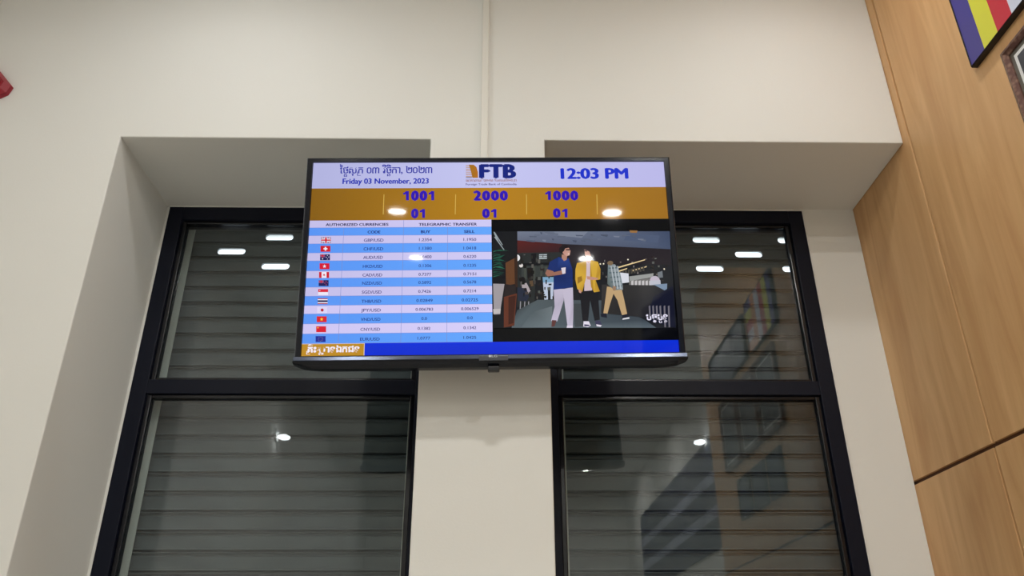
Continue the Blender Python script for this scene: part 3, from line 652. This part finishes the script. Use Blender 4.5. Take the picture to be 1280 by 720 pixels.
o = P.build('video_picture', 2, 'video of people walking through a cafe')
# ------------------------------------------------------------------ wall bracket holding the television
br = thing('wall_bracket', 'black steel tilting bracket between the pillar and the television back', 'bracket', (-0.03, 0, 2.70))
box('wall_plate', -0.16, 0.16, -0.006, -0.0005, -0.09, 0.09, M_STEEL, br, 0.002)
bk = TVM @ Vector((0, 0.061, 0.0))
for s in (-1, 1):
    bm = bmesh.new(); x = s*0.13
    a = Vector((x, -0.006, 0.05)); 
    yt = (TVM @ Vector((x, 0.0605, 0.055))).y; yb = (TVM @ Vector((x, 0.0605, -0.06))).y
    extrude_poly(bm, [(-0.006, 0.07), (yt+0.002, 0.02), (yb+0.002, -0.10), (-0.006, -0.07)], 'x', x-0.004, x+0.004); mesh_obj('arm', bm, M_STEEL, br)
# ------------------------------------------------------------------ cable trunking on the wall above the television
tr = thing('cable_trunking', 'slim white cable trunking running up the wall above the television', 'cable trunking', (-0.052, 0, 2.78))
L = Z_CEIL - 2.78 - 0.002
box('base', -0.0115, 0.0115, -0.008, -0.0004, 0, L, M_TRUNK, tr, 0.0008)
box('lid', -0.0125, 0.0125, -0.0165, -0.0075, 0, L, M_TRUNK, tr, 0.002)
# ------------------------------------------------------------------ red box at the left edge
rb = thing('alarm_box', 'small red faceted box fixed to the white wall at the left edge', 'alarm box', (-1.862, 0, 3.47))
pts = [(0.082, -0.004), (0.072, -0.038), (0.0, -0.086), (-0.070, -0.040), (-0.074, 0.050), (-0.028, 0.112), (0.010, 0.076)]
bm = bmesh.new(); n = len(pts)
R = [[bm.verts.new((p[0]*k, y, p[1]*k)) for p in pts] for k, y in ((1.0, -0.0005), (1.0, -0.018), (0.80, -0.036), (0.62, -0.038))]
for a in range(3):
    for i in range(n): bm.faces.new((R[a][i], R[a][(i+1) % n], R[a+1][(i+1) % n], R[a+1][i]))
bm.faces.new(R[0]); bm.faces.new(R[3][::-1]); mesh_obj('housing', bm, M_RED, rb)
bm = bmesh.new(); extrude_poly(bm, [(0.046+0.008*math.cos(i*math.pi/6), -0.004+0.011*math.sin(i*math.pi/6)) for i in range(12)], 'y', -0.043, -0.034); mesh_obj('end_lens', bm, M_DKRED, rb)
# ------------------------------------------------------------------ pictures on the wood wall
def wall_picture(name, label, cat, y0, y1, z0, z1, depth, frame_w, m_frame, group=None):
    """empty at the wall; y runs away from the windows (y0 > y1); the picture faces -x"""
    t = thing(name, label, cat, (XR, (y0+y1)/2, z0), group); hy, H = (y0-y1)/2, z1-z0
    bm = bmesh.new()
    O = [(-hy, 0), (hy, 0), (hy, H), (-hy, H)]; f = frame_w; I = [(-hy+f, f), (hy-f, f), (hy-f, H-f), (-hy+f, H-f)]; J = [(-hy+f*.5, f*.5), (hy-f*.5, f*.5), (hy-f*.5, H-f*.5), (-hy+f*.5, H-f*.5)]
    R = [[bm.verts.new((x, p[0], p[1])) for p in q] for q, x in ((O, -0.0005), (O, -depth*0.8), (J, -depth), (I, -depth*0.7), (I, -0.0005))]
    for a in range(5):
        for i in range(4): bm.faces.new((R[a][i], R[a][(i+1) % 4], R[(a+1) % 5][(i+1) % 4], R[(a+1) % 5][i]))
    mesh_obj('frame', bm, m_frame, t)
    return t, hy, H
M_BLACK = mat('black_frame', lin((20, 18, 22)), 0.35)
fp, hy, H = wall_picture('flag_picture', 'framed flag picture with blue, yellow, red and white stripes on the wood wall', 'picture', -0.468, -0.940, 3.188, 3.50, 0.022, 0.005, M_BLACK)
sw = 0.0705
for i, c in enumerate(((62, 56, 140), (214, 214, 62), (196, 36, 58), (206, 214, 230), (214, 130, 60))):
    y = hy-0.004-i*sw
    box('stripe', -0.0185, -0.004, y-sw, y, 0.005, H-0.005, mat('flag_print', lin(c), 0.3), fp)
y = hy-0.004-5*sw
for j, c in enumerate(((214, 130, 60), (206, 214, 230), (196, 36, 58), (214, 214, 62), (62, 56, 140))):
    zz = (H-0.01)/5; box('stripe', -0.0185, -0.004, -hy+0.005, y, 0.005+j*zz, 0.005+(j+1)*zz, mat('flag_print', lin(c), 0.3), fp)
def carved_frame_mat():
    m = mat('carved_bronze_frame', lin((120, 86, 72)), 0.32, metal=0.35); N, L_ = nt(m); b = N['Principled BSDF']
    tc = N.new('ShaderNodeTexCoord'); v = N.new('ShaderNodeTexVoronoi'); v.inputs['Scale'].default_value = 70; L_.new(tc.outputs['Object'], v.inputs['Vector'])
    cr = N.new('ShaderNodeValToRGB'); e = cr.color_ramp.elements; e[0].color = lin((150, 118, 100)); e[1].color = lin((100, 70, 62)); e[1].position = 0.6
    L_.new(v.outputs['Distance'], cr.inputs['Fac']); L_.new(cr.outputs['Color'], b.inputs['Base Color'])
    bp = N.new('ShaderNodeBump'); bp.inputs['Strength'].default_value = 0.6; bp.inputs['Distance'].default_value = 0.003
    L_.new(v.outputs['Distance'], bp.inputs['Height']); L_.new(bp.outputs['Normal'], b.inputs['Normal']); return m
M_CARVED = carved_frame_mat(); M_MAT = mat('white_mount_card', lin((226, 226, 224)), 0.6); M_PRINT = mat('dark_portrait_print', lin((62, 64, 72)), 0.5)
M_INNER = mat('grey_inner_frame', lin((96, 92, 84)), 0.4); M_NAVYP = mat('navy_print', lin((34, 40, 74)), 0.55)
for i, where in enumerate(('nearest the windows, cut by the right photo edge', 'second from the windows, mirrored in the glass', 'third from the windows, mirrored in the glass')):
    y0 = -0.592-i*0.385
    t, hy, H = wall_picture('portrait_frame', 'carved bronze portrait frame ' + where, 'picture frame', y0, y0-0.36, 2.685, 3.126, 0.024, 0.026, M_CARVED, 'portrait frames on the wood wall')
    box('inner_frame', -0.012, -0.001, -hy+0.024, hy-0.024, 0.024, H-0.024, M_INNER, t)
    box('mount', -0.0130, -0.0119, -hy+0.040, hy-0.040, 0.040, H-0.040, M_MAT, t); box('print', -0.0138, -0.0129, -hy+0.052, hy-0.052, 0.052, H-0.052, M_PRINT, t)
for i, where in enumerate(('nearest the windows', 'between two others', 'farthest from the windows')):
    y0 = -0.72-i*0.29
    t, hy, H = wall_picture('certificate_frame', 'small dark framed certificate below the portraits, ' + where, 'picture frame', y0, y0-0.23, 2.36, 2.60, 0.018, 0.014, M_BLACK, 'framed certificates below the portraits')
    box('print', -0.010, -0.001, -hy+0.013, hy-0.013, 0.013, H-0.013, M_NAVYP, t)
t, hy, H = wall_picture('dark_picture', 'wide dark blue framed picture beyond the flag, mirrored in the glass', 'picture', -1.02, -1.83, 3.20, 3.48, 0.022, 0.012, M_BLACK)
box('print', -0.012, -0.001, -hy+0.011, hy-0.011, 0.011, H-0.011, M_NAVYP, t)
# banner on the white side wall, seen only in the glass
bn = thing('wall_banner', 'long blue banner with two pale stripes, mirrored in the lower glass', 'banner', (X_RIGHT, -5.75, 2.55))
box('backing', -0.014, -0.001, -2.0, 2.0, 0, 0.96, M_NAVYP, bn, 0.002)
for z in (0.26, 0.56): box('stripe', -0.0152, -0.0139, -2.0, 2.0, z, z+0.10, mat('pale_banner_print', lin((150, 156, 180)), 0.5), bn)
